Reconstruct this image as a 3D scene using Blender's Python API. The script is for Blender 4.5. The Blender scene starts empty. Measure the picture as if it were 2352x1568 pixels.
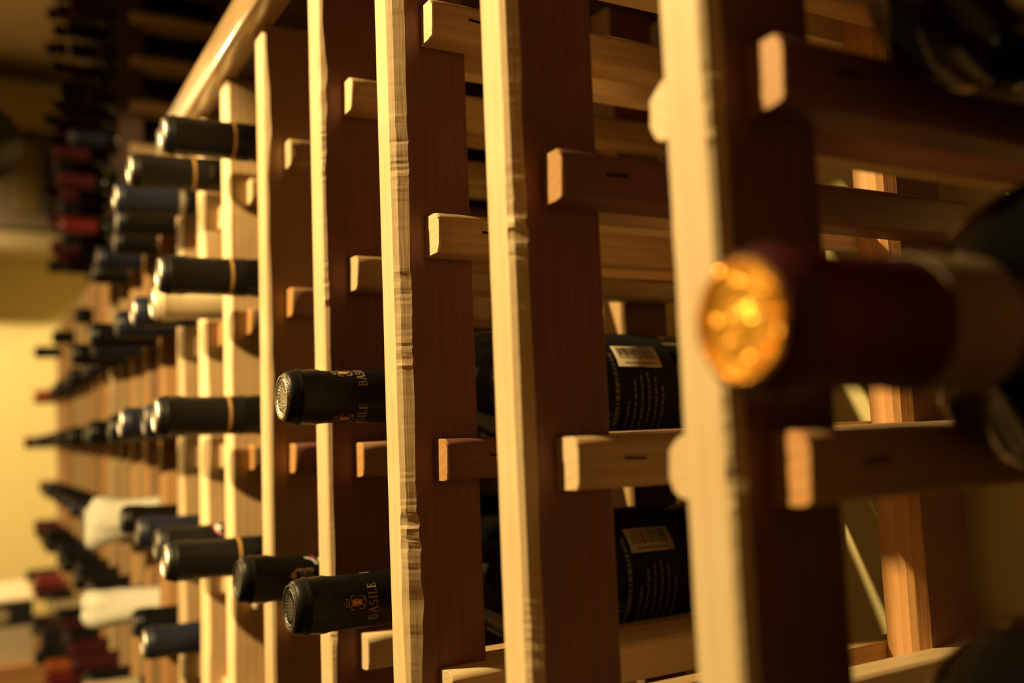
import bpy, bmesh, math, random
from mathutils import Vector, Matrix, noise
R = math.radians
C = bpy.context.scene.collection
EYE = 1.30                                   # camera height above the floor
def W(a, d, h): return Vector((a, -d, h + EYE))   # a along the rack, d into the rack, h above the eye

# ------------------------------------------------------------------ camera
cd = bpy.data.cameras.new('camera'); cam = bpy.data.objects.new('camera', cd); C.objects.link(cam)
r_, u_, w_ = Vector((-.48966, -.87101, -.03962)), Vector((-.10122, .01165, .99480)), Vector((.86602, -.49112, .09386))
M4 = Matrix((r_, u_, -w_)).transposed().to_4x4(); M4.translation = (0, 0, EYE)
cam.matrix_world = M4
cd.sensor_width = 36; cd.lens = 36 * 2185.2 / 2352; cd.clip_start = .01; cd.clip_end = 30
cd.dof.use_dof = True; cd.dof.focus_distance = .415; cd.dof.aperture_fstop = 5.2; cd.dof.aperture_blades = 0
bpy.context.scene.camera = cam
# ------------------------------------------------------------------ world, lights, exposure
vs = bpy.context.scene.view_settings
vs.view_transform = 'Standard'; vs.look = 'None'; vs.gamma = 1; vs.use_curve_mapping = False
vs.exposure = 1.75
wd = bpy.data.worlds.new('world'); bpy.context.scene.world = wd; wd.use_nodes = True
wd.node_tree.nodes['Background'].inputs[0].default_value = (1, .62, .42, 1)
wd.node_tree.nodes['Background'].inputs[1].default_value = .012
WARM = (1.0, .69, .285)
def spot(name, loc, target, power, cone, blend, radius, col=WARM):
    l = bpy.data.lights.new(name, 'SPOT'); l.energy = power; l.color = col
    l.spot_size = R(cone); l.spot_blend = blend; l.shadow_soft_size = radius
    o = bpy.data.objects.new(name, l); C.objects.link(o); o.location = loc
    o.rotation_euler = (Vector(target) - Vector(loc)).to_track_quat('-Z', 'Y').to_euler()
    return o
spot('ceiling_spot_near_posts', W(.74, -.62, .72), W(.33, .16, .05), 30, 66, .5, .02)
spot('track_spot_far_posts', W(.2, -.62, .50), W(1.5, .16, -.25), 26, 56, .06, .016)
spot('ceiling_spot_far_wall', W(2.35, -.75, 1.02), W(3.0, -.1, -.35), 46, 88, .8, .03, (1.0, .70, .33))
spot('track_spot_rail', W(2.4, -.40, .72), W(.62, .16, .20), 9, 21, .5, .02)

# ------------------------------------------------------------------ helpers
def prop(o, label=None, cat=None, group=None, kind=None):
    if label: o['label'] = label
    if cat: o['category'] = cat
    if group: o['group'] = group
    if kind: o['kind'] = kind
    return o
def empty(name, loc, mat=None):
    o = bpy.data.objects.new(name, None); C.objects.link(o); o.empty_display_size = .02
    if mat is not None: o.matrix_world = mat
    else: o.location = loc
    return o
def link(name, me, parent=None, loc=None, mats=None):
    if mats:
        me.materials.clear()
        for m in mats: me.materials.append(m)
    o = bpy.data.objects.new(name, me); C.objects.link(o)
    if parent is not None: o.parent = parent
    if loc is not None: o.location = loc
    return o
def mesh_from(name, verts, faces, smooth=False, fmat=None, auto=None):
    me = bpy.data.meshes.new(name); me.from_pydata([tuple(v) for v in verts], [], faces); me.validate(); me.update()
    bm = bmesh.new(); bm.from_mesh(me); bmesh.ops.recalc_face_normals(bm, faces=bm.faces)
    if auto is not None:
        for f in bm.faces: f.smooth = True
        for e in bm.edges:
            if len(e.link_faces) == 2 and e.calc_face_angle(0) > auto: e.smooth = False
    bm.to_mesh(me); bm.free()
    if smooth:
        for f in me.polygons: f.use_smooth = True
    return me
def box_me(name, x0, x1, y0, y1, z0, z1, bev=0, seg=1):
    bm = bmesh.new(); bmesh.ops.create_cube(bm, size=1)
    for v in bm.verts:
        v.co = Vector(((x0 + x1) / 2 + v.co.x * (x1 - x0), (y0 + y1) / 2 + v.co.y * (y1 - y0), (z0 + z1) / 2 + v.co.z * (z1 - z0)))
    if bev: bmesh.ops.bevel(bm, geom=bm.edges[:], offset=bev, segments=seg, affect='EDGES', profile=.5)
    me = bpy.data.meshes.new(name); bm.to_mesh(me); bm.free(); return me
def lathe_me(name, prof, seg=36, disp=None):
    """prof: list of (z, r); closes poles where r == 0"""
    vs_, fs = [], []; rows = []
    for z, r in prof:
        if r < 1e-6: rows.append([len(vs_)]); vs_.append((0, 0, z))
        else:
            row = []
            for i in range(seg):
                t = 2 * math.pi * i / seg; rr = r; dz = 0
                if disp: rr, dz = disp(z, r, t)
                row.append(len(vs_)); vs_.append((rr * math.cos(t), rr * math.sin(t), z + dz))
            rows.append(row)
    for A, B in zip(rows, rows[1:]):
        if len(A) == 1 and len(B) == 1: continue
        for i in range(seg):
            j = (i + 1) % seg
            if len(A) == 1: fs.append((A[0], B[i], B[j]))
            elif len(B) == 1: fs.append((A[i], A[j], B[0]))
            else: fs.append((A[i], A[j], B[j], B[i]))
    return mesh_from(name, vs_, fs, auto=R(38))

# ------------------------------------------------------------------ materials
def mat_base(name):
    m = bpy.data.materials.new(name); m.use_nodes = True
    return m, m.node_tree, m.node_tree.nodes['Principled BSDF']
def plain(name, col, rough=.5, metal=0, coat=0, bump=0, bscale=200, spec=.35, var=0):
    m, nt, b = mat_base(name); N = nt.nodes.new; L = nt.links.new
    b.inputs['Base Color'].default_value = (*col, 1); b.inputs['Roughness'].default_value = rough
    b.inputs['Metallic'].default_value = metal; b.inputs['Coat Weight'].default_value = coat
    b.inputs['Specular IOR Level'].default_value = spec
    tc = N('ShaderNodeTexCoord'); n = N('ShaderNodeTexNoise'); n.inputs['Scale'].default_value = bscale; n.inputs['Detail'].default_value = 4
    L(tc.outputs['Object'], n.inputs['Vector'])
    if bump:
        bp = N('ShaderNodeBump'); bp.inputs['Strength'].default_value = bump; bp.inputs['Distance'].default_value = .004 if 'gold_foil' in name else .001
        L(n.outputs['Fac'], bp.inputs['Height']); L(bp.outputs['Normal'], b.inputs['Normal'])
    if var:
        mx = N('ShaderNodeMix'); mx.data_type = 'RGBA'; mx.inputs[6].default_value = (*[c * (1 - var) for c in col], 1)
        mx.inputs[7].default_value = (*[min(1, c * (1 + var)) for c in col], 1)
        L(n.outputs['Fac'], mx.inputs[0]); L(mx.outputs[2], b.inputs['Base Color'])
    return m
def wood(name, light, dark, axis='Z', rough=.55, ring=70, coat=0, knots=True, fine=1.0):
    """growth rings about a trunk axis parallel to the grain: long lines on faces, arcs on end grain"""
    m, nt, b = mat_base(name); N = nt.nodes.new; L = nt.links.new
    tc = N('ShaderNodeTexCoord'); oi = N('ShaderNodeObjectInfo')
    mp = N('ShaderNodeMapping'); L(tc.outputs['Object'], mp.inputs['Vector'])
    # random trunk offset per board
    cmb = N('ShaderNodeCombineXYZ')
    for i, k in enumerate((.21, .37, .55)):
        mt = N('ShaderNodeMath'); mt.operation = 'MULTIPLY_ADD'; mt.inputs[1].default_value = k; mt.inputs[2].default_value = .04
        L(oi.outputs['Random'], mt.inputs[0]); L(mt.outputs[0], cmb.inputs[i])
    L(cmb.outputs[0], mp.inputs['Location'])
    sq = N('ShaderNodeVectorMath'); sq.operation = 'MULTIPLY'
    st = {'X': (.06, 1, 1), 'Y': (1, .06, 1), 'Z': (1, 1, .06)}[axis]; sq.inputs[1].default_value = st
    L(mp.outputs[0], sq.inputs[0])
    n1 = N('ShaderNodeTexNoise'); n1.inputs['Scale'].default_value = 18; n1.inputs['Detail'].default_value = 3; L(sq.outputs[0], n1.inputs['Vector'])
    off = N('ShaderNodeVectorMath'); off.operation = 'MULTIPLY_ADD'; off.inputs[1].default_value = (.02, .02, .02)
    L(n1.outputs['Color'], off.inputs[0]); L(sq.outputs[0], off.inputs[2])
    wv = N('ShaderNodeTexWave'); wv.wave_type = 'RINGS'; wv.rings_direction = axis; wv.wave_profile = 'SAW'
    wv.inputs['Scale'].default_value = ring; wv.inputs['Distortion'].default_value = .6; wv.inputs['Detail'].default_value = 1
    L(off.outputs[0], wv.inputs['Vector'])
    n2 = N('ShaderNodeTexNoise'); n2.inputs['Scale'].default_value = 900 * fine; n2.inputs['Detail'].default_value = 2; L(sq.outputs[0], n2.inputs['Vector'])
    ad = N('ShaderNodeMath'); ad.operation = 'MULTIPLY_ADD'; ad.inputs[1].default_value = .45; L(n2.outputs['Fac'], ad.inputs[0])
    wm = N('ShaderNodeMath'); wm.operation = 'MULTIPLY'; wm.inputs[1].default_value = .28; L(wv.outputs['Fac'], wm.inputs[0]); L(wm.outputs[0], ad.inputs[2])
    n3 = N('ShaderNodeTexNoise'); n3.inputs['Scale'].default_value = 30; n3.inputs['Detail'].default_value = 2; L(mp.outputs[0], n3.inputs['Vector'])
    a2 = N('ShaderNodeMath'); a2.operation = 'MULTIPLY_ADD'; a2.inputs[1].default_value = .5; L(n3.outputs['Fac'], a2.inputs[0]); L(ad.outputs[0], a2.inputs[2])
    cr = N('ShaderNodeValToRGB'); cr.color_ramp.elements[0].position = .35; cr.color_ramp.elements[0].color = (*light, 1)
    cr.color_ramp.elements[1].position = 1.05; cr.color_ramp.elements[1].position = 1.0; cr.color_ramp.elements[1].color = (*dark, 1)
    L(a2.outputs[0], cr.inputs[0])
    hs = N('ShaderNodeHueSaturation'); mr = N('ShaderNodeMapRange'); mr.inputs[3].default_value = .86; mr.inputs[4].default_value = 1.1
    L(oi.outputs['Random'], mr.inputs[0]); L(mr.outputs[0], hs.inputs['Value']); L(cr.outputs[0], hs.inputs['Color'])
    L(hs.outputs[0], b.inputs['Base Color'])
    b.inputs['Roughness'].default_value = rough; b.inputs['Coat Weight'].default_value = coat; b.inputs['Coat Roughness'].default_value = .16
    bp = N('ShaderNodeBump'); bp.inputs['Strength'].default_value = .35; bp.inputs['Distance'].default_value = .0006
    L(a2.outputs[0], bp.inputs['Height']); L(bp.outputs['Normal'], b.inputs['Normal'])
    return m
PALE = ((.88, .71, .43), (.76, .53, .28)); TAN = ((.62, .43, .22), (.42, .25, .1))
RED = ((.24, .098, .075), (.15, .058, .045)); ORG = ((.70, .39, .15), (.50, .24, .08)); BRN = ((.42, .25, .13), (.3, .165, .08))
M = {}
for nm, pr in (('pale', PALE), ('tan', TAN), ('red', RED), ('orange', ORG), ('brown', BRN)):
    for ax in 'YZX': M[nm + ax] = wood('wood_' + nm + '_' + ax.lower(), *pr, axis=ax)
M['rail'] = wood('varnished_rail_wood', (.72, .5, .27), (.5, .3, .13), axis='X', rough=.4, coat=1.0)
M['darkX'] = wood('dark_stained_board', (.09, .045, .028), (.05, .025, .015), axis='X')
M['darkZ'] = wood('dark_stained_wood', (.09, .045, .028), (.05, .025, .015), axis='Z')
M['glass_dark'] = plain('dark_bottle_glass', (.005, .005, .004), .12, coat=.1, bump=0, spec=.3)
M['capsule_black'] = plain('black_capsule_foil', (.0065, .006, .0055), .42, 0, 0, spec=.24, bump=.15, bscale=300)
M['capsule_navy'] = plain('navy_capsule_foil', (.012, .015, .03), .40, 0, 0, spec=.26, bump=.15, bscale=300)
M['capsule_red'] = plain('red_capsule_foil', (.16, .012, .014), .35, 0, .2, bump=.15, bscale=300)
M['capsule_wine'] = plain('burgundy_capsule_foil', (.055, .009, .011), .5, 0, 0, spec=.12, bump=.15, bscale=300)
M['capsule_orange'] = plain('orange_capsule_foil', (.42, .10, .02), .4, 0, .1, bump=.15, bscale=300)
M['capsule_cream'] = plain('cream_capsule_foil', (.55, .45, .28), .45, 0, .1, bump=.15, bscale=300)
M['silver'] = plain('silver_foil_disc', (.70, .66, .60), .38, 1, 0, bump=.6, bscale=700)
M['grey_disc'] = plain('dark_grey_foil_disc', (.13, .12, .11), .42, .6, 0, bump=.4, bscale=600)
M['gold_disc'] = plain('orange_gold_foil_disc', (1.0, .50, .06), .24, .55, .4, bump=1.0, bscale=110)
M['gold'] = plain('gold_print', (.42, .23, .08), .4, .3)
M['print_grey'] = plain('grey_gold_print', (.40, .30, .20), .5, 0)
M['print_orange'] = plain('orange_print', (.85, .34, .07), .45, 0)
M['label_navy'] = plain('dark_navy_label_paper', (.016, .016, .02), .7, spec=.1)
M['label_cream'] = plain('cream_paper', (.5, .42, .27), .7)
M['label_tan'] = plain('tan_neck_label', (.17, .125, .06), .65)
M['print_label'] = plain('pale_label_print', (.17, .16, .17), .6)
M['ink'] = plain('barcode_ink', (.05, .04, .03), .6)
M['white'] = plain('white_print', (.8, .76, .68), .5)
M['magenta'] = plain('magenta_print', (.32, .03, .09), .5)
M['tissue'] = plain('white_tissue_paper', (.86, .86, .74), .8, bump=.5, bscale=60, var=.06)
M['metal_dark'] = plain('dark_steel_staple', (.03, .025, .02), .35, .9)
M['wall'] = plain('yellow_painted_plaster', (.70, .62, .30), .85, bump=.25, bscale=60, var=.03)
M['ceiling'] = plain('beige_ceiling_paint', (.62, .5, .34), .9, bump=.2, bscale=50, var=.03)
M['floor'] = plain('brown_floor_tile', (.2, .12, .07), .5, bump=.2, bscale=20, var=.2)
M['unit'] = plain('taupe_unit_plastic', (.17, .13, .08), .6)
M['unit_light'] = plain('beige_unit_lip', (.36, .29, .15), .55)
M['unit_dark'] = plain('charcoal_grille', (.05, .048, .045), .5)
M['unit_yellow'] = plain('ochre_panel', (.18, .13, .035), .6)
M['can_black'] = plain('black_lamp_housing', (.01, .01, .011), .4)
M['card'] = plain('cream_carton_board', (.74, .64, .46), .8, var=.05, bscale=30)
M['card_dark'] = plain('black_carton_band', (.02, .018, .02), .5)
M['emit'] = plain('warm_lamp_lens', (1, .8, .5), .4)
eb = M['emit'].node_tree.nodes['Principled BSDF']; eb.inputs['Emission Color'].default_value = (1, .7, .35, 1); eb.inputs['Emission Strength'].default_value = 6

# ------------------------------------------------------------------ room
A0, A1, D0, D1, HF, HC = -1.6, 3.0, -2.0, .405, -1.30, 1.10
def wbox(a0, a1, d0, d1, h0, h1, name, bev=0, seg=1):
    return box_me(name, a0, a1, -d1, -d0, h0 + EYE, h1 + EYE, bev, seg)
for nm, b_, mt in (('floor', (A0 - .1, A1 + .1, D0 - .1, D1 + .1, HF - .1, HF), 'floor'), ('ceiling', (A0 - .1, A1 + .1, D0 - .1, D1 + .1, HC, HC + .1), 'ceiling'),
                   ('wall_right', (A0, A1, D1, D1 + .1, HF, HC), 'wall'), ('wall_left', (A0, A1, D0 - .1, D0, HF, HC), 'wall'),
                   ('wall_far', (A1, A1 + .1, D0 - .1, D1 + .1, HF, HC), 'wall'), ('wall_near', (A0 - .1, A0, D0 - .1, D1 + .1, HF, HC), 'wall')):
    prop(link(nm, wbox(*b_, nm), mats=[M[mt]]), kind='structure')
prop(link('trim_1', wbox(A1 - .02, A1 - .0005, D0, D1 - .001, HC - .035, HC - .0005, 'trim'), mats=[M['unit']]), kind='structure')

# ------------------------------------------------------------------ the wooden rack
FAR = [.1943, .2965, .3985, .4991, .6127, .7153, .8053, .9018, 1.0]      # far edge of each front post
while len(FAR) < 23: FAR.append(FAR[-1] + .1015)
POSTS = {k: FAR[k] for k in range(23)}; POSTS[-1] = .0923; POSTS[-2] = -.0097
T, PD, DF, DB, TOP = .0187, .0365, .16, .352, .270
ROWH = {2: .1834, 1: .0866, 0: -.0112, -1: -.1085, -2: -.1930, -3: -.2990, -4: -.3980}
CW, CH = .0135, .018
rack = prop(empty('wine_rack', W(.0, .28, HF)), 'long wooden lattice wine rack of upright posts and short cleats lining the wall', 'wine rack')
RB = rack.location.copy()

def post_me(seed, rough_edge=1.0, cut=.0028, nick=0.0):
    rnd = random.Random(seed); n = 1100 if nick else 110; H = TOP - HF
    vs_, fs, fm = [], [], []
    for i in range(n + 1):
        z = H * i / n; q = z * 14 + seed * 9.1
        c = cut + rough_edge * (.0012 * noise.noise((q * .35, seed, 0)) + .0007 * noise.noise((q * 2.2, 3.3, seed)))
        c += .003 * rough_edge * max(0, noise.noise((q * .9, 7.7, seed)) - .15) * (1 + noise.noise((q * 5, 1, seed)))
        nk = nick * (noise.noise((q * 17, 4.4, seed)) + .7 * noise.noise((q * 41, 1.4, seed))) * max(.12, min(1, 4 * noise.noise((q * 2.1, 8.8, seed)))); c += nk * .6; cy = nk * noise.noise((q * 12, 6.1, seed)) * 2; c = max(.0012, c); c2 = .0006 + .0004 * abs(noise.noise((q * 3, 9, seed)))
        wv = .0007 * noise.noise((z * 3.0, seed, 5)); wv2 = .0006 * noise.noise((q * .5, 2.1, seed * 2))
        # x: 0 near side .. T far side ; y: 0 front .. -PD back (world -Y = deeper)
        ring = [(0 + wv2, -c * 1.25), (c * .55 + cy, -c * .35 - nk * .5), (c * 1.05, 0 + wv), (T - c2, 0 + wv), (T, -c2), (T, -PD + .0012), (T - .0012, -PD), (.0012, -PD), (0, -PD + .0012)]
        for x, y in ring: vs_.append((x, y, z))
    m = 9
    for i in range(n):
        for j in range(m):
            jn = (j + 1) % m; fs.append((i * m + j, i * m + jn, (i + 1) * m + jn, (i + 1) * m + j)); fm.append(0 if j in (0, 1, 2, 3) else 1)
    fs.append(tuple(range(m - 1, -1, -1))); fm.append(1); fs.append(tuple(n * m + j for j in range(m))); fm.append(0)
    me = bpy.data.meshes.new('post'); me.from_pydata(vs_, [], fs); me.update()
    for p_, q_ in zip(me.polygons, fm): p_.material_index = q_
    return me
def wood_pair(k):  # side slot darkens towards near posts: shade put into a redder wood colour
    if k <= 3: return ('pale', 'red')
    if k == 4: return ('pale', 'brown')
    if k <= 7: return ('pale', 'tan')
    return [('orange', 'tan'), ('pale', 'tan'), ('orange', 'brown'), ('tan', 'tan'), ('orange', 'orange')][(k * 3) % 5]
pcache = {}
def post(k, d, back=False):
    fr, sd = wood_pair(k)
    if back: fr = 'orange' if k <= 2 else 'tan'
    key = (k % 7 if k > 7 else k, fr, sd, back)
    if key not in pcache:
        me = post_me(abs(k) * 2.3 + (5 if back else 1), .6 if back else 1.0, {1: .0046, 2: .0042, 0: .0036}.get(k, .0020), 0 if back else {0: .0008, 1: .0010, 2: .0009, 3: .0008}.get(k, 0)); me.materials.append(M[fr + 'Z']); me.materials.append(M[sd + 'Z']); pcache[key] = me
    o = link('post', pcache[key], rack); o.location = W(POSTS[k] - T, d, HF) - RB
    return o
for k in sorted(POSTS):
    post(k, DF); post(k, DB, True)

def cleat_me(seed, length, mat):
    """x: 0 (against the post) .. -CW ; y: 0 front .. -length ; z centred"""
    rnd = random.Random(seed); hh = CH / 2; r = .0048 + rnd.uniform(-.0008, .001) if seed < 30 else .0078
    prof = [(0, -hh)]
    for i in range(6): t = -math.pi / 2 - i / 5 * math.pi / 2; prof.append((-CW + r + r * math.cos(t), -hh + r * .8 + r * .8 * math.sin(t)))
    for i in range(6): t = math.pi - i / 5 * math.pi / 2; prof.append((-CW + r + r * math.cos(t), hh - r * .8 + r * .8 * math.sin(t)))
    prof.append((0, hh)); m = len(prof); ys = [0, .0008, .01, .05, length - .001, length]
    vs_, fs = [], []
    for q, y in enumerate(ys):
        for (x, z) in prof:
            s = 1 - (.035 if q in (0, len(ys) - 1) else 0); j = .00035 * noise.noise((x * 300 + seed, y * 120, z * 300)) * (1 if q else 2)
            vs_.append((x * s + j if x < -1e-6 else 0, -y + (rnd.uniform(-.0004, .0004) if q == 0 else 0), z * s + j))
    for q in range(len(ys) - 1):
        for j in range(m):
            jn = (j + 1) % m; fs.append((q * m + j, q * m + jn, (q + 1) * m + jn, (q + 1) * m + j))
    fs.append(tuple(range(m))); fs.append(tuple((len(ys) - 1) * m + j for j in range(m - 1, -1, -1)))
    me = mesh_from('cleat', vs_, fs, auto=R(40)); me.materials.append(mat); me.materials.append(M['orangeY' if mat in (M['redY'], M['brownY']) else 'paleY'])
    for f in me.polygons:
        if f.center.y > -.0006: f.material_index = 1
    return me
CL = {}
def cleat_mesh(v, wn, L_):
    key = (v, wn, round(L_, 3))
    if key not in CL: CL[key] = cleat_me(v * 3.7 + 1, L_, M[wn + 'Y'])
    return CL[key]
staple = box_me('staple', -.0004, .0002, -.0046, .0046, -.0005, .0005)
CLEATWOOD = {(1, 0): 'tan', (1, 1): 'red', (2, 0): 'red', (2, 1): 'tan', (2, 2): 'tan', (2, -1): 'pale', (3, 0): 'brown', (3, 1): 'tan', (3, 2): 'tan', (3, -1): 'pale', (4, 0): 'red', (4, 1): 'brown', (4, 2): 'tan',
             (0, 0): 'brown', (0, 1): 'red', (1, -1): 'pale', (0, -1): 'pale', (1, 2): 'tan'}
SETB = {(1, 0): .0133, (1, 1): .012, (0, 0): .0115, (0, 1): .0115}
rc = random.Random(5); DEND = .3905
for k in sorted(POSTS):
    rows = [2, 1, 0, -1, -2] if k <= 8 else [2, 1, 0, -1, -2, -3, -4]
    if k >= 19: rows = [2, 1, 0, -1, -2, -3]
    for rw in rows:
        for side in (0, 1):                                   # 0: side facing the camera, 1: far side
            sb = SETB.get((k, rw), .0133 + rc.uniform(-.001, .0015)) if side == 0 else rc.uniform(.012, .016)
            if k == 0 and side == 1: sb = .0055
            wn = CLEATWOOD.get((k, rw), rc.choice(['tan', 'tan', 'pale', 'brown'])) if side == 0 else rc.choice(['tan', 'pale', 'tan'])
            Ln = round(DEND - DF - sb, 3)
            o = link('cleat', cleat_mesh(9 if (k == 0 and side) else rc.randrange(4), wn, Ln if k < 3 and side == 0 else .216), rack)
            x = POSTS[k] - T if side == 0 else POSTS[k]
            o.location = W(x, DF + sb, ROWH[rw] + rc.uniform(-.0006, .0006)) - RB
            if side == 1: o.scale = (-1, 1, 1)
            if side == 0 and 0 <= k <= 3:
                st = link('staple', staple, o, (-CW, -.022 - rc.uniform(0, .004), .001), [M['metal_dark']]); st.rotation_euler = (R(rc.uniform(-6, 6)), 0, 0)
# top rail with a varnished rounded arris
rl = box_me('top_rail', -.05, .93, -.169, -.148, 0, .028, .0035, 3)
for v in rl.vertices: v.co -= Vector((RB.x, RB.y, 0))
for f in rl.polygons: f.use_smooth = True
tr = link('top_rail', rl, rack, None, [M['rail']]); tr.location = (0, 0, TOP - HF + .0002)
br = box_me('top_board', -.05, FAR[-1] + .02, -.398, -.1692, 0, .012, .001)
for v in br.vertices: v.co -= Vector((RB.x, RB.y, 0))
link('top_board', br, rack, (0, 0, TOP - HF + .0002), [M['darkX']])

# ------------------------------------------------------------------ bottles
BL, BR = .270, .034
CAP = [(0, 0), (0, .0102), (.0004, .0112), (.0014, .0121), (.0040, .0127), (.0052, .0129), (.0060, .01345), (.0070, .01345), (.0078, .0130), (.0150, .01325), (.0175, .0127), (.021, .01245), (.040, .0126), (.0560, .0132), (.0562, .0128)]
GL = [(.0545, .0128), (.066, .0134), (.072, .0146), (.078, .0180), (.084, .0230), (.090, .0280), (.096, .0316), (.102, .0335), (.108, .0340), (.258, .0340), (.265, .0325), (.2692, .0290), (.270, .0240), (.266, .016), (.256, .006), (.254, 0)]
seg_ = lambda P: [(BL - s, r) for s, r in P]
cap_me = lathe_me('capsule', seg_(CAP), 40)
glass_me = lathe_me('glass_body', seg_(GL), 40); glass_me.materials.append(M['glass_dark'])
def capsule_mesh(mat):
    me = cap_me.copy(); me.materials.append(M[mat]); return me
caps = {n: capsule_mesh('capsule_' + n) for n in ('black', 'navy', 'red', 'wine', 'orange', 'cream')}
def band_me(s0, s1, r0, r1, mat, name='neck_band'):
    me = lathe_me(name, [(BL - s0, r0 - .0004), (BL - s0, r0), (BL - s1, r1), (BL - s1, r1 - .0004)], 36); me.materials.append(M[mat]); return me
gold_band = band_me(.0445, .0465, .01295, .0131, 'gold', 'gold_band')
silver_band = band_me(.050, .0545, .01325, .01345, 'silver', 'silver_band')
neck_cream = band_me(.0445, .0660, .0133, .0138, 'label_tan', 'neck_label')
body_label = {n: band_me(.118, .215, .0344, .0344, m_, 'body_label') for n, m_ in (('navy', 'label_navy'), ('cream', 'label_cream'))}
def disc_me(mat):
    z = BL
    me = lathe_me('capsule_disc', [(z + .0001, 0), (z + .0002, .0075), (z + .0006, .0079), (z + .0006, .0083), (z + .0001, .0087), (z + .0001, .0092), (z + .0009, .0096), (z + .0009, .0103), (z - .0002, .0108)], 40)
    me.materials.append(M[mat]); return me
discs = {n: disc_me(m_) for n, m_ in (('silver', 'silver'), ('grey', 'grey_disc'), ('gold', 'gold_disc'))}
def emboss_me(mat):
    rn = random.Random(3); vs_, fs = [], []
    for i in range(22):
        t0 = 2 * math.pi * i / 22; w = .13
        for (ra, rb, ta, tb) in ((.0052, .0072, t0, t0 + .04), (.0052, .0058, t0, t0 + w), (.0066, .0072, t0, t0 + w * rn.choice([.3, .8, 1]))):
            b = len(vs_)
            for zz in (BL, BL + .0006):
                for r_1, t_1 in ((ra, ta), (rb, ta), (rb, tb), (ra, tb)): vs_.append((r_1 * math.cos(t_1), r_1 * math.sin(t_1), zz))
            fs += [(b, b + 1, b + 2, b + 3), (b + 4, b + 5, b + 6, b + 7)] + [(b + j, b + (j + 1) % 4, b + 4 + (j + 1) % 4, b + 4 + j) for j in range(4)]
    me = mesh_from('embossed_ring', vs_, fs); me.materials.append(M[mat]); return me
emb = {'silver': emboss_me('silver'), 'grey': emboss_me('grey_disc')}
def tissue_me(seed, droop=0):
    def disp(z, r, t):
        k = noise.noise((math.cos(t) * 1.3 + seed, math.sin(t) * 1.3, z * 45)) * .0035 + abs(noise.noise((t * 2 + seed, z * 60, 4))) * .002
        s = BL - z; e = droop * max(0, .05 - s) / .05
        return r + k * (0 if r < .004 else 1) + e * .018 * max(0, -math.sin(t)), noise.noise((t, z * 40, seed)) * .003
    P = [(-.006, 0), (-.006, .006), (-.0045, .012), (-.001, .0165), (.005, .0185), (.015, .0175), (.03, .0165), (.045, .0165), (.06, .0175), (.075, .020), (.09, .027)]
    me = lathe_me('tissue_wrap', seg_(P), 32, disp); me.materials.append(M['tissue']); return me
tissues = {1: tissue_me(1.3), 2: tissue_me(4.4, 1.0), 3: tissue_me(7.1, .2)}

# ---- printing wrapped round the capsule: strokes in (u, v), u round the neck, v towards the tip
def strokes_me(name, strokes, rad, s_of_v, mat, th0=0.0):
    """strokes: list of (points, width). Each becomes a thin ribbon lying on the cylinder."""
    vs_, fs = [], []
    def put(u, v, lift=.00012):
        s = s_of_v(v); rr = rad(s) if callable(rad) else rad
        t = th0 + u / rr; return ((rr + lift) * math.cos(t), (rr + lift) * math.sin(t), BL - s)
    for pts, w in strokes:
        fine = []
        for (x0, y0), (x1, y1) in zip(pts, pts[1:]):
            L_ = math.hypot(x1 - x0, y1 - y0); n = max(1, int(L_ / .0012))
            for i in range(n): fine.append((x0 + (x1 - x0) * i / n, y0 + (y1 - y0) * i / n))
        fine.append(pts[-1])
        for i, (x, y) in enumerate(fine):
            a = fine[max(0, i - 1)]; b = fine[min(len(fine) - 1, i + 1)]; dx, dy = b[0] - a[0], b[1] - a[1]; l = math.hypot(dx, dy) or 1
            nx, ny = -dy / l * w / 2, dx / l * w / 2
            vs_.append(put(x + nx, y + ny)); vs_.append(put(x - nx, y - ny))
            if i: k_ = len(vs_) - 4; fs.append((k_, k_ + 1, k_ + 3, k_ + 2))
    me = bpy.data.meshes.new(name); me.from_pydata(vs_, [], fs); me.materials.append(M[mat]); return me
def arc(cx, cy, rx, ry, t0, t1, n=8): return [(cx + rx * math.cos(R(t0 + (t1 - t0) * i / n)), cy + ry * math.sin(R(t0 + (t1 - t0) * i / n))) for i in range(n + 1)]
def glyph(ch):
    TK, TN = .17, .07; S = lambda x0, x1, y: ([(x0, y), (x1, y)], .05)
    if ch == 'B': return .68, [([(.16, 0), (.16, 1)], TK), ([(.05, .975), (.34, .975)] + arc(.34, .76, .18, .215, 90, -90), .08), ([(.16, .53), (.36, .53)] + arc(.36, .275, .24, .255, 90, -90) + [(.05, .025)], .09)]
    if ch == 'A': return .8, [([(.12, 0), (.42, 1)], TN), ([(.42, 1), (.72, 0)], TK), ([(.22, .34), (.6, .34)], .06), S(.0, .26, .025), S(.56, .86, .025)]
    if ch == 'S': return .6, [(arc(.3, .73, .19, .24, 20, 250, 9)[:] + arc(.3, .27, .21, .25, 70, -160, 9), .11)]
    if ch == 'I': return .34, [([(.17, 0), (.17, 1)], TK), S(.02, .32, .975), S(.02, .32, .025)]
    if ch == 'L': return .6, [([(.17, 0), (.17, 1)], TK), S(.02, .34, .975), ([(.02, .03), (.52, .03), (.56, .26)], .06)]
    if ch == 'E': return .62, [([(.17, 0), (.17, 1)], TK), ([(.02, .97), (.5, .97), (.53, .76)], .06), ([(.17, .52), (.42, .52)], .06), ([(.42, .64), (.42, .4)], .05), ([(.02, .03), (.52, .03), (.57, .26)], .06)]
    if ch == 'p': return .6, [([(.15, -.4), (.15, .7)], TK), (arc(.32, .35, .2, .33, 140, -140), .11)]
    if ch == 'd': return .6, [([(.48, 0), (.48, 1.1)], TK), (arc(.3, .33, .2, .32, 40, 320), .11)]
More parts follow.
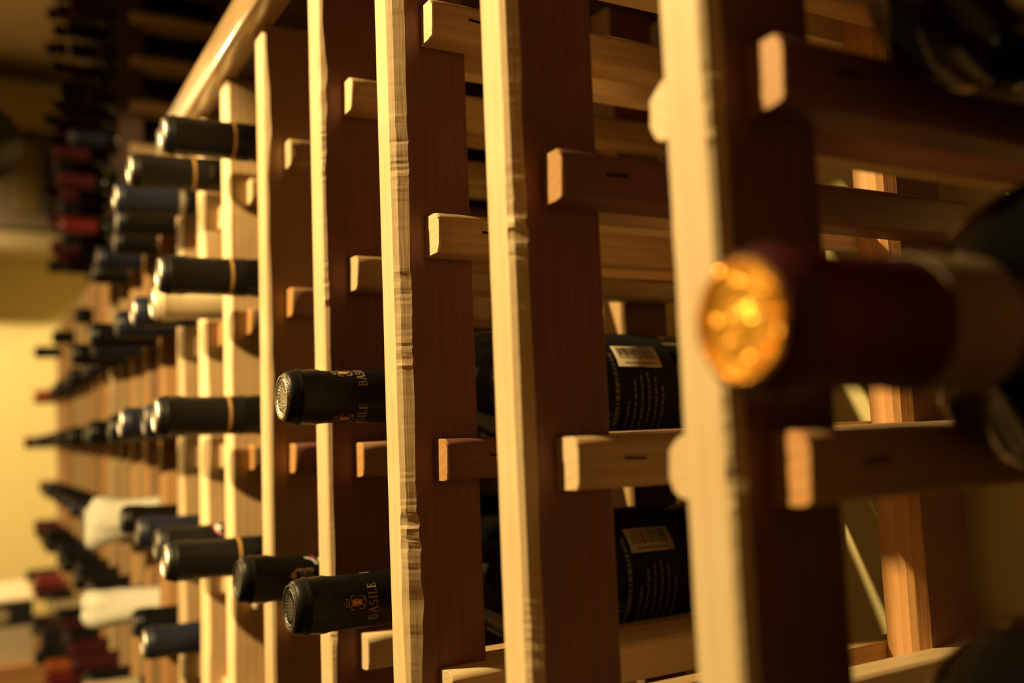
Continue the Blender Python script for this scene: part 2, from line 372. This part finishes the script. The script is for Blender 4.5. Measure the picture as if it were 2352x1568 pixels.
def word(txt, h, track):
    out, x = [], 0
    for ch in txt:
        w_0, st = glyph(ch)
        for pts, wd_ in st: out.append(([(x + px * h, py * h) for px, py in pts], wd_ * h))
        x += (w_0 + track) * h
    x -= track * h
    return [([(px - x / 2, py) for px, py in pts], wd_) for pts, wd_ in out], x
def sc(st, k, dx=0, dy=0): return [([(x * k + dx, y * k + dy) for x, y in p_], w * k) for p_, w in st]
CREST_LINES = [(arc(-.42, .30, .22, .3, -80, 200, 10), .07), (arc(.42, .30, .22, .3, 260, -20, 10), .07), (arc(-.40, -.42, .2, .26, 120, 380, 10), .07), (arc(.40, -.42, .2, .26, 60, -200, 10), .07),
               ([(-.22, .5), (-.3, .05), (-.2, -.3), (0, -.55), (.2, -.3), (.3, .05), (.22, .5), (-.22, .5)], .07), ([(-.3, .78), (-.36, 1.16), (-.14, .95), (0, 1.24), (.14, .95), (.36, 1.16), (.3, .78), (-.3, .78)], .08), ([(-.55, -.72), (0, -.85), (.55, -.72)], .08)]
CREST_FILL = [([(0, .42), (0, -.4)], .34), ([(-.08, .2), (.1, .35)], .2)]
rcap = lambda s: .01247 + max(0, s - .021) * .0079 + .00004
def brand_prints(parent):
    wd1, L_ = word('BASILE', .0043, .10)
    for th in (0, 2 * math.pi / 3, -2 * math.pi / 3):
        o = link('lettering', strokes_me('lettering', wd1, rcap, lambda v: .0375 - v, 'print_grey', th), parent)
        link('crest', strokes_me('crest', sc(CREST_LINES, .0050, .0004, .0), rcap, lambda v: .0275 - v, 'print_grey', th), parent)
        link('crest_shield', strokes_me('crest_shield', sc(CREST_FILL, .0050, .0004, .0), rcap, lambda v: .0275 - v, 'print_orange', th), parent)

def patch_me(name, s0, s1, t0, t1, rad, mat, n=10):
    vs_, fs = [], []
    for i in range(n + 1):
        t = t0 + (t1 - t0) * i / n
        for r1 in (rad, rad - .0002):
            for s in (s0, s1): vs_.append((r1 * math.cos(t), r1 * math.sin(t), BL - s))
    for i in range(n):
        a = i * 4; b = a + 4; fs += [(a, a + 1, b + 1, b), (a + 2, b + 2, b + 3, a + 3), (a, b, b + 2, a + 2), (a + 1, a + 3, b + 3, b + 1)]
    me = mesh_from(name, vs_, fs, smooth=True); me.materials.append(M[mat]); return me
def back_label(parent, th=0.0, seed=1):
    lab = link('back_label', band_me(.1185, .208, .0344, .0344, 'label_navy', 'back_label'), parent)
    rn = random.Random(seed)
    tg = link('barcode_sticker', patch_me('barcode_sticker', .170, .1985, th + .40, th + .80, .0347, 'label_cream'), lab)
    bars = []
    s = .1725
    while s < .196:
        w = rn.choice([.0004, .0007, .001]); bars.append(([(.0005 + .0347 * .52, -s), (.0347 * .77, -s)], w)); s += w + rn.choice([.0005, .0008])
    bars.append(([(.0347 * .46, -.1745), (.0347 * .46, -.194)], .0007))
    link('barcode', strokes_me('barcode', bars, .0347, lambda v: -v, 'ink', th), lab)
    lines = []
    for i, s in enumerate([.1335, .1415, .1665, .1735, .178, .1825, .187, .1915, .196]):
        u = .0347 * (-.75 + rn.uniform(0, .1)); end = .0347 * ([.85, .6, .62, -.15, .12, .2, .26, .16, .0][i])
        wdt = .0022 if i < 2 else (.0024 if i == 2 else .0011)
        while u < end:
            l = rn.uniform(.0012, .0034); lines.append(([(u, -s), (u + l, -s)], wdt)); u += l + rn.uniform(.0005, .0011)
    prop(link('label_text', strokes_me('label_text', lines, .0347, lambda v: -v, 'print_label', th), lab), kind='stuff')
    link('label_emblem', strokes_me('label_emblem', sc(CREST_LINES, .006, -.014, -.163), .0347, lambda v: -v, 'print_label', th), lab)

def bottle_matrix(a, dt, ht, hb, Lb=BL, roll=0.0, a_t=None):
    tip = W(a if a_t is None else a_t, dt, ht)
    dd = math.sqrt(max(1e-9, Lb ** 2 - (ht - hb) ** 2)); base = W(a, dt + dd, hb)
    z = (tip - base).normalized(); x = Vector((-1, 0, 0)); y = z.cross(x).normalized(); x = y.cross(z).normalized()
    Mx = Matrix((x, y, z)).transposed() @ Matrix.Rotation(roll, 3, 'Z'); Mx = Mx.to_4x4(); Mx.translation = base; return Mx
STYLE = {  # capsule, disc, extra
    'black': ('black', 'grey', None), 'gold': ('black', 'silver', 'gold_band'), 'navy': ('navy', 'grey', None), 'navysilver': ('navy', 'silver', 'silver_band'),
    'red': ('red', None, None), 'wine': ('wine', None, None), 'orange': ('orange', None, None), 'cream': ('cream', 'silver', None),
    'tissue1': ('black', None, 't1'), 'tissue2': ('black', None, 't2'), 'tissue3': ('black', None, 't3'), 'brand_silver': ('black', 'silver', 'brand'), 'brand_grey': ('black', 'grey', 'brand'),
    'hero': ('wine', 'gold', 'neck'), 'ornate': ('black', 'grey', 'ornate'), 'magenta': ('black', 'grey', 'magenta')}
protos = {}
def build_bottle(style):
    cp, dc, ex = STYLE[style]
    root = empty('wine_bottle', (0, 0, 0))
    link('glass_body', glass_me, root)
    c = prop(link('capsule', caps[cp], root))
    if dc:
        dd = link('capsule_disc', discs[dc], c)
        if style.startswith('brand'):
            link('embossed_ring', emb[dc], c)
    if ex == 'gold_band': link('gold_band', gold_band, c)
    if ex == 'silver_band': link('silver_band', silver_band, c)
    if ex == 'neck': link('neck_label', neck_cream, root)
    if ex and ex[0] == 't' and ex[1:].isdigit(): link('tissue_wrap', tissues[int(ex[1])], root)
    if ex == 'brand':
        brand_prints(c); back_label(root, R(-4) if dc == 'grey' else R(-61), 4 if dc == 'grey' else 8)
    if ex == 'ornate':
        link('orange_dot', strokes_me('orange_dot', [(arc(0, 0, .0008, .0008, 0, 360), .0017)], rcap, lambda v: .0275 - v, 'print_orange', .32), c)
        link('crest', strokes_me('crest', [(arc(0, 0, .003, .0034, -150, 150), .0007), (arc(.0015, -.002, .0016, .002, 0, 300), .0006)], rcap, lambda v: .031 - v, 'print_grey', .35), c)
        link('lettering', strokes_me('lettering', word('pd', .0045, .1)[0], rcap, lambda v: .039 - v, 'print_grey', .40), c)
        link('white_swirl', strokes_me('white_swirl', [(arc(0, 0, .0030, .0045, -60, 170), .0014), ([(-.003, .006), (.001, .008), (.003, .012)], .0014), (arc(.001, -.006, .003, .004, 0, 150), .0024)], rcap, lambda v: .0475 - v, 'white', 1.05), c)
        link('magenta_mark', strokes_me('magenta_mark', [([(0, 0), (.004, .002)], .0016)], rcap, lambda v: .0415 - v, 'magenta', 1.2), c)
    if ex == 'magenta':
        link('round_emblem', strokes_me('round_emblem', [(arc(0, 0, .0035, .0035, 0, 360, 14), .006)], rcap, lambda v: .047 - v, 'white', .9), c)
        link('magenta_ring', strokes_me('magenta_ring', [(arc(0, 0, .0072, .0072, 0, 360, 14), .0014)], rcap, lambda v: .047 - v, 'magenta', .9), c)
    return root
def copy_tree(o, parent=None):
    c = o.copy(); C.objects.link(c)
    if parent is not None: c.parent = parent
    for ch in o.children: copy_tree(ch, c)
    return c
def bottle(style, label, group, a, dt, ht, hb, roll=0.0, a_t=None, Lb=BL, fat=1.0):
    if style not in protos: protos[style] = build_bottle(style); o = protos[style]
    else: o = copy_tree(protos[style])
    o.matrix_world = bottle_matrix(a, dt, ht, hb, Lb, roll, a_t) @ Matrix.Diagonal((fat, fat, 1, 1))
    return prop(o, label, 'wine bottle', group)
def mid(c):
    near = POSTS[c - 1]; return near + (POSTS[c] - T - near) / 2
AX = .0275
def rest_h(rw, c):                            # height of the axis of a body resting on the two cleats of column c
    g = min(.0335, (POSTS[c] - T - POSTS[c - 1]) / 2 - CW)
    return ROWH[rw] + .0085 + math.sqrt(BR ** 2 - g ** 2)
def axis_h(rw): return ROWH[rw] + AX if rw in ROWH else -.4965 + AX
COLN = {'black': 'black-capped', 'gold': 'black-capped gold-banded', 'navy': 'navy-capped', 'navysilver': 'navy-capped silver-banded', 'red': 'bright red-capped', 'wine': 'dark burgundy-capped', 'orange': 'orange-capped',
        'cream': 'cream-capped', 'tissue1': 'white tissue-wrapped', 'tissue2': 'white tissue-wrapped', 'tissue3': 'white tissue-wrapped', 'magenta': 'black-capped'}
ROWN = {2: 'top row of necks', 1: 'second row of necks from the top', 0: 'eye-level row of necks', -1: 'fourth row of necks', -2: 'fifth row of necks', -3: 'sixth row of necks', -4: 'lowest row of necks'}
GRP = 'wine bottles lying neck-out in the wooden rack'
# foreground bottles
bottle('hero', 'burgundy-necked bottle with glowing orange-gold cap end, nearest and largest neck in the rack', GRP, mid(0), .1255, .0190, rest_h(0, 0) + .0055, R(20), fat=1.10)
bottle('hero', 'dark bottle at the upper right corner, above the orange-capped neck', GRP, mid(0), .112, axis_h(1) - .004, rest_h(1, 0))
bottle('black', 'dark bottle at the lower right corner, only its black shoulder in view', GRP, mid(0), .110, rest_h(-1, 0), axis_h(-1))
bottle('brand_silver', 'black-capped bottle with silver embossed disc, alone at eye level between the sharp posts', GRP, mid(3), .1252, .0200, rest_h(0, 3), R(61))
bottle('brand_grey', 'black-capped bottle with grey disc, orange crest and upright lettering facing the camera', GRP, mid(3), .1272, -.0765, rest_h(-1, 3), R(4))
bottle('ornate', 'black-capped bottle with orange dot and white swirl, just behind the crested one', GRP, mid(4), .129, -.0763, rest_h(-1, 4), R(-6))
# tip positions (d, h) measured for each occupied cell
CELLS = {
 2: {5: ('gold', .108, .208), 6: ('gold', .100, .2075), 7: ('navysilver', .101, .2085), 8: ('black', .114, .211), 9: ('black', .124, .211), 10: ('navy', .118, .212), 11: ('black', .124, .212), 15: ('black', .138, .211), 18: ('black', .125, .208), 21: ('black', .110, .208)},
 1: {5: ('gold', .105, .1125), 6: ('cream', .116, .106), 7: ('navysilver', .115, .112), 8: ('navy', .114, .113), 9: ('black', .101, .113), 10: ('navy', .114, .112), 11: ('black', .101, .112)},
 0: {5: ('gold', .1025, .019), 6: ('navy', .110, .018), 7: ('navysilver', .105, .019), 8: ('black', .108, .017)},
 -1: {5: ('gold', .108, -.0748), 6: ('magenta', .118, -.0735), 7: ('navy', .118, -.071), 8: ('black', .118, -.066), 9: ('tissue2', .104, -.068)},
 -2: {7: ('navysilver', .1225, -.1604), 8: ('black', .128, -.160), 9: ('tissue1', .100, -.158)},
 -3: {9: ('tissue3', .092, -.262), 10: ('cream', .104, -.262), 8: ('black', .14, -.270)}}
rs = random.Random(11)
for c in range(12, 23):
    CELLS[1][c] = (rs.choice(['black', 'black', 'navy']) if c != 21 else 'orange', .136 + rs.uniform(-.006, .004) - (.02 if c >= 21 else 0), .1150)
    CELLS[0][c] = ('black' if c < 22 else 'wine', .120 + rs.uniform(-.008, .006) - (.03 if c == 22 else 0), .0170)
    CELLS[-1][c] = (rs.choice(['black', 'navy', 'black']) if c < 21 else 'wine', .122 + rs.uniform(-.008, .008), -.0810)
    CELLS[-2][c] = (rs.choice(['black', 'navy', 'black']) if c < 20 else 'wine', .118 + rs.uniform(-.008, .008), -.1655)
    CELLS[-3][c] = ('red' if c in (20, 21) else ('cream' if c == 17 else rs.choice(['black', 'black', 'wine'])), .112 + rs.uniform(-.012, .008), -.2715)
for c in (9, 10, 11): CELLS[0][c] = (rs.choice(['black', 'navy']), .112 + rs.uniform(-.006, .008), .017)
for c in (10, 11): CELLS[-1][c] = ('navy', .124, -.081); CELLS[-2][c] = ('black', .118, -.1655); CELLS[-3].setdefault(c, ('black', .115, -.2715))
CELLS[-4] = {c: (['black', 'wine', 'black', 'navy', 'black', 'red', 'black', 'orange', 'wine'][(c * 2) % 9], .112 + rs.uniform(-.012, .01), -.3705) for c in range(10, 23)}
ORD = ['nearest', 'second', 'third', 'fourth', 'fifth', 'sixth', 'seventh', 'eighth', 'ninth', 'tenth', 'eleventh', 'twelfth', 'thirteenth', 'fourteenth', 'fifteenth', 'sixteenth', 'seventeenth', 'eighteenth', 'nineteenth', 'twentieth', 'farthest']
for rw, cells in CELLS.items():
    cols = sorted(cells); extra = {0: 2, -1: 2}.get(rw, 0)
    for i, c in enumerate(cols):
        st, dt, ht = cells[c]
        dt = max(.09, dt)
        w = ORD[i] + (' small' if False else '')
        what = COLN[st] + ' bottle'
        if st == 'magenta': what = 'black-capped bottle with round magenta emblem'
        lab = '%s, %s in the %s' % (what, 'nearest' if i == 0 else (ORD[i + extra] + ' from the right'), ROWN[rw].replace(' from the top', ''))
        if extra and i == 0: lab = what + ', nearest blurred one in the ' + ROWN[rw]
        bottle(st, lab, GRP, mid(c), dt, ht, rest_h(rw, c), R(rs.uniform(-60, 60)))

# ------------------------------------------------------------------ upper dark rack standing on the long rack
UA0, UP = 1.62, .098
up = prop(empty('upper_wine_rack', W(UA0, .28, TOP + .0125)), 'dark wooden upper rack packed with bottles, standing on the far end of the long rack', 'wine rack')
UB = up.location.copy()
UPOSTS = [UA0 + UP * i for i in range(6)]
upm = box_me('upper_post', 0, T, -PD, 0, 0, .782, .0008); upm.materials.append(M['darkZ'])
UD, UDB = .200, .352
UROWS = [.332 + .0745 * i for i in range(9)]
for i, a in enumerate(UPOSTS):
    for d in (UD, UDB):
        link('post', upm, up).location = W(a, d, TOP + .0125) - UB
    for h in UROWS:
        for side in (0, 1):
            o = link('cleat', cleat_mesh(1, 'tan', .17), up); o.location = W(a if side == 0 else a + T, UD + .016, h) - UB
            if side: o.scale = (-1, 1, 1)
UN = ['lowest', 'second', 'third', 'fourth', 'fifth', 'sixth', 'seventh', 'top']
UC = ['first', 'second', 'third', 'fourth', 'fifth']
us = random.Random(21)
for r, h in enumerate(UROWS[:-1]):
    for i in range(5):
        a = UPOSTS[i] + T + (UP - T) / 2
        st = [['red', 'black', 'wine', 'wine', 'black'], ['wine', 'wine', 'black', 'wine', 'black'], ['navy', 'wine', 'black', 'black', 'wine'], ['black', 'wine', 'wine', 'black', 'wine'], ['black', 'wine', 'wine', 'black', 'wine'], ['wine', 'black', 'wine', 'black', 'black'], ['navy', 'black', 'wine', 'wine', 'black'], ['navysilver', 'wine', 'black', 'navy', 'wine']][r][i]
        if i == 0 and st == 'black': st = 'gold'
        bottle(st, '%s bottle in the dark upper rack, %s column from the camera, %s row up' % (COLN[st], UC[i], UN[r]), 'bottles in the dark upper rack', a, .122 + us.uniform(-.01, .012), h + .0304, h + .0304, us.uniform(-1, 1))
# ------------------------------------------------------------------ far end: cooling unit, lamp, carton on a wooden cabinet
cu = prop(empty('wall_cooling_unit', W(2.93, .0, .53)), 'long taupe cooling unit with dark grille mounted high on the far wall', 'cooling unit')
def rel(name, bx, root, mt, bev=0, nm=None):
    me = wbox(*bx, name, bev, 2)
    for v in me.vertices: v.co -= root.location
    return link(nm or name, me, root, None, [M[mt]])
rel('casing', (2.86, 2.999, -.9, .262, .600, .855), cu, 'unit', .006)
rel('lower_lip', (2.82, 2.999, -.9, .262, .532, .585), cu, 'unit_light', .01)
rel('grille_frame', (2.855, 2.862, .155, .245, .640, .845), cu, 'unit_dark', .002)
for i in range(11):
    rel('grille_slat', (2.848, 2.856, .16, .24, .652 + i * .0172, .660 + i * .0172), cu, 'unit_dark', .0015)
rel('side_panel', (2.855, 2.862, .085, .145, .645, .835), cu, 'unit_yellow', .003)
rel('top_ledge', (2.84, 2.999, -.9, .262, .858, .872), cu, 'unit_dark', .003)

sp = prop(empty('track_spotlight', W(1.10, -.012, .31)), 'black round spotlight head cut off by the left edge of the picture', 'lamp')
hd = lathe_me('lamp_head', [(-.055, 0), (-.052, .015), (-.045, .026), (-.03, .036), (-.01, .041), (.045, .0425), (.048, .039), (.030, .034), (.028, 0)], 36)
h_ = link('lamp_head', hd, sp, None, [M['can_black']]); h_.rotation_euler = (R(65), 0, R(70))
stm = lathe_me('stem', [(0, 0), (0, .006), (.74, .006), (.74, 0)], 12); link('stem', stm, sp, (0, 0, .038), [M['can_black']])
cpm = lathe_me('ceiling_plate', [(.772, 0), (.772, .03), (.789, .03), (.789, 0)], 24); link('ceiling_plate', cpm, sp, (0, 0, 0), [M['can_black']])

cab = prop(empty('wooden_cabinet', W(2.45, -.1, HF)), 'low orange-brown wooden cabinet at the far end beneath the carton', 'cabinet')
rel('body', (2.30, 2.80, -.45, .156, HF + .002, -.462), cab, 'orangeX', .002, 'cabinet_body')
rel('top', (2.285, 2.80, -.46, .158, -.460, -.440), cab, 'orangeY', .003, 'cabinet_top')
for i in range(3):
    rel('door', (2.288, 2.2995, -.44 + i * .198, -.25 + i * .198, HF + .06, -.475), cab, 'orangeZ', .003)
ct = prop(empty('wine_carton', W(2.42, -.1, -.44)), 'cream cardboard carton with a black band standing on the wooden cabinet', 'box')
rel('carton_body', (2.30, 2.62, -.35, .114, -.4395, -.366), ct, 'card', .002)
rel('carton_band', (2.299, 2.621, -.351, .113, -.3658, -.3152), ct, 'card_dark', .002)
rel('carton_lid', (2.298, 2.622, -.352, .114, -.315, -.3095), ct, 'card', .002)
lg = lathe_me('round_emblem', [(0, 0), (0, .016), (.0006, .016), (.0006, 0)], 24); g = link('round_emblem', lg, ct, W(2.2985, .052, -.342) - ct.location, [M['label_cream']]); g.rotation_euler = (0, R(-90), 0)
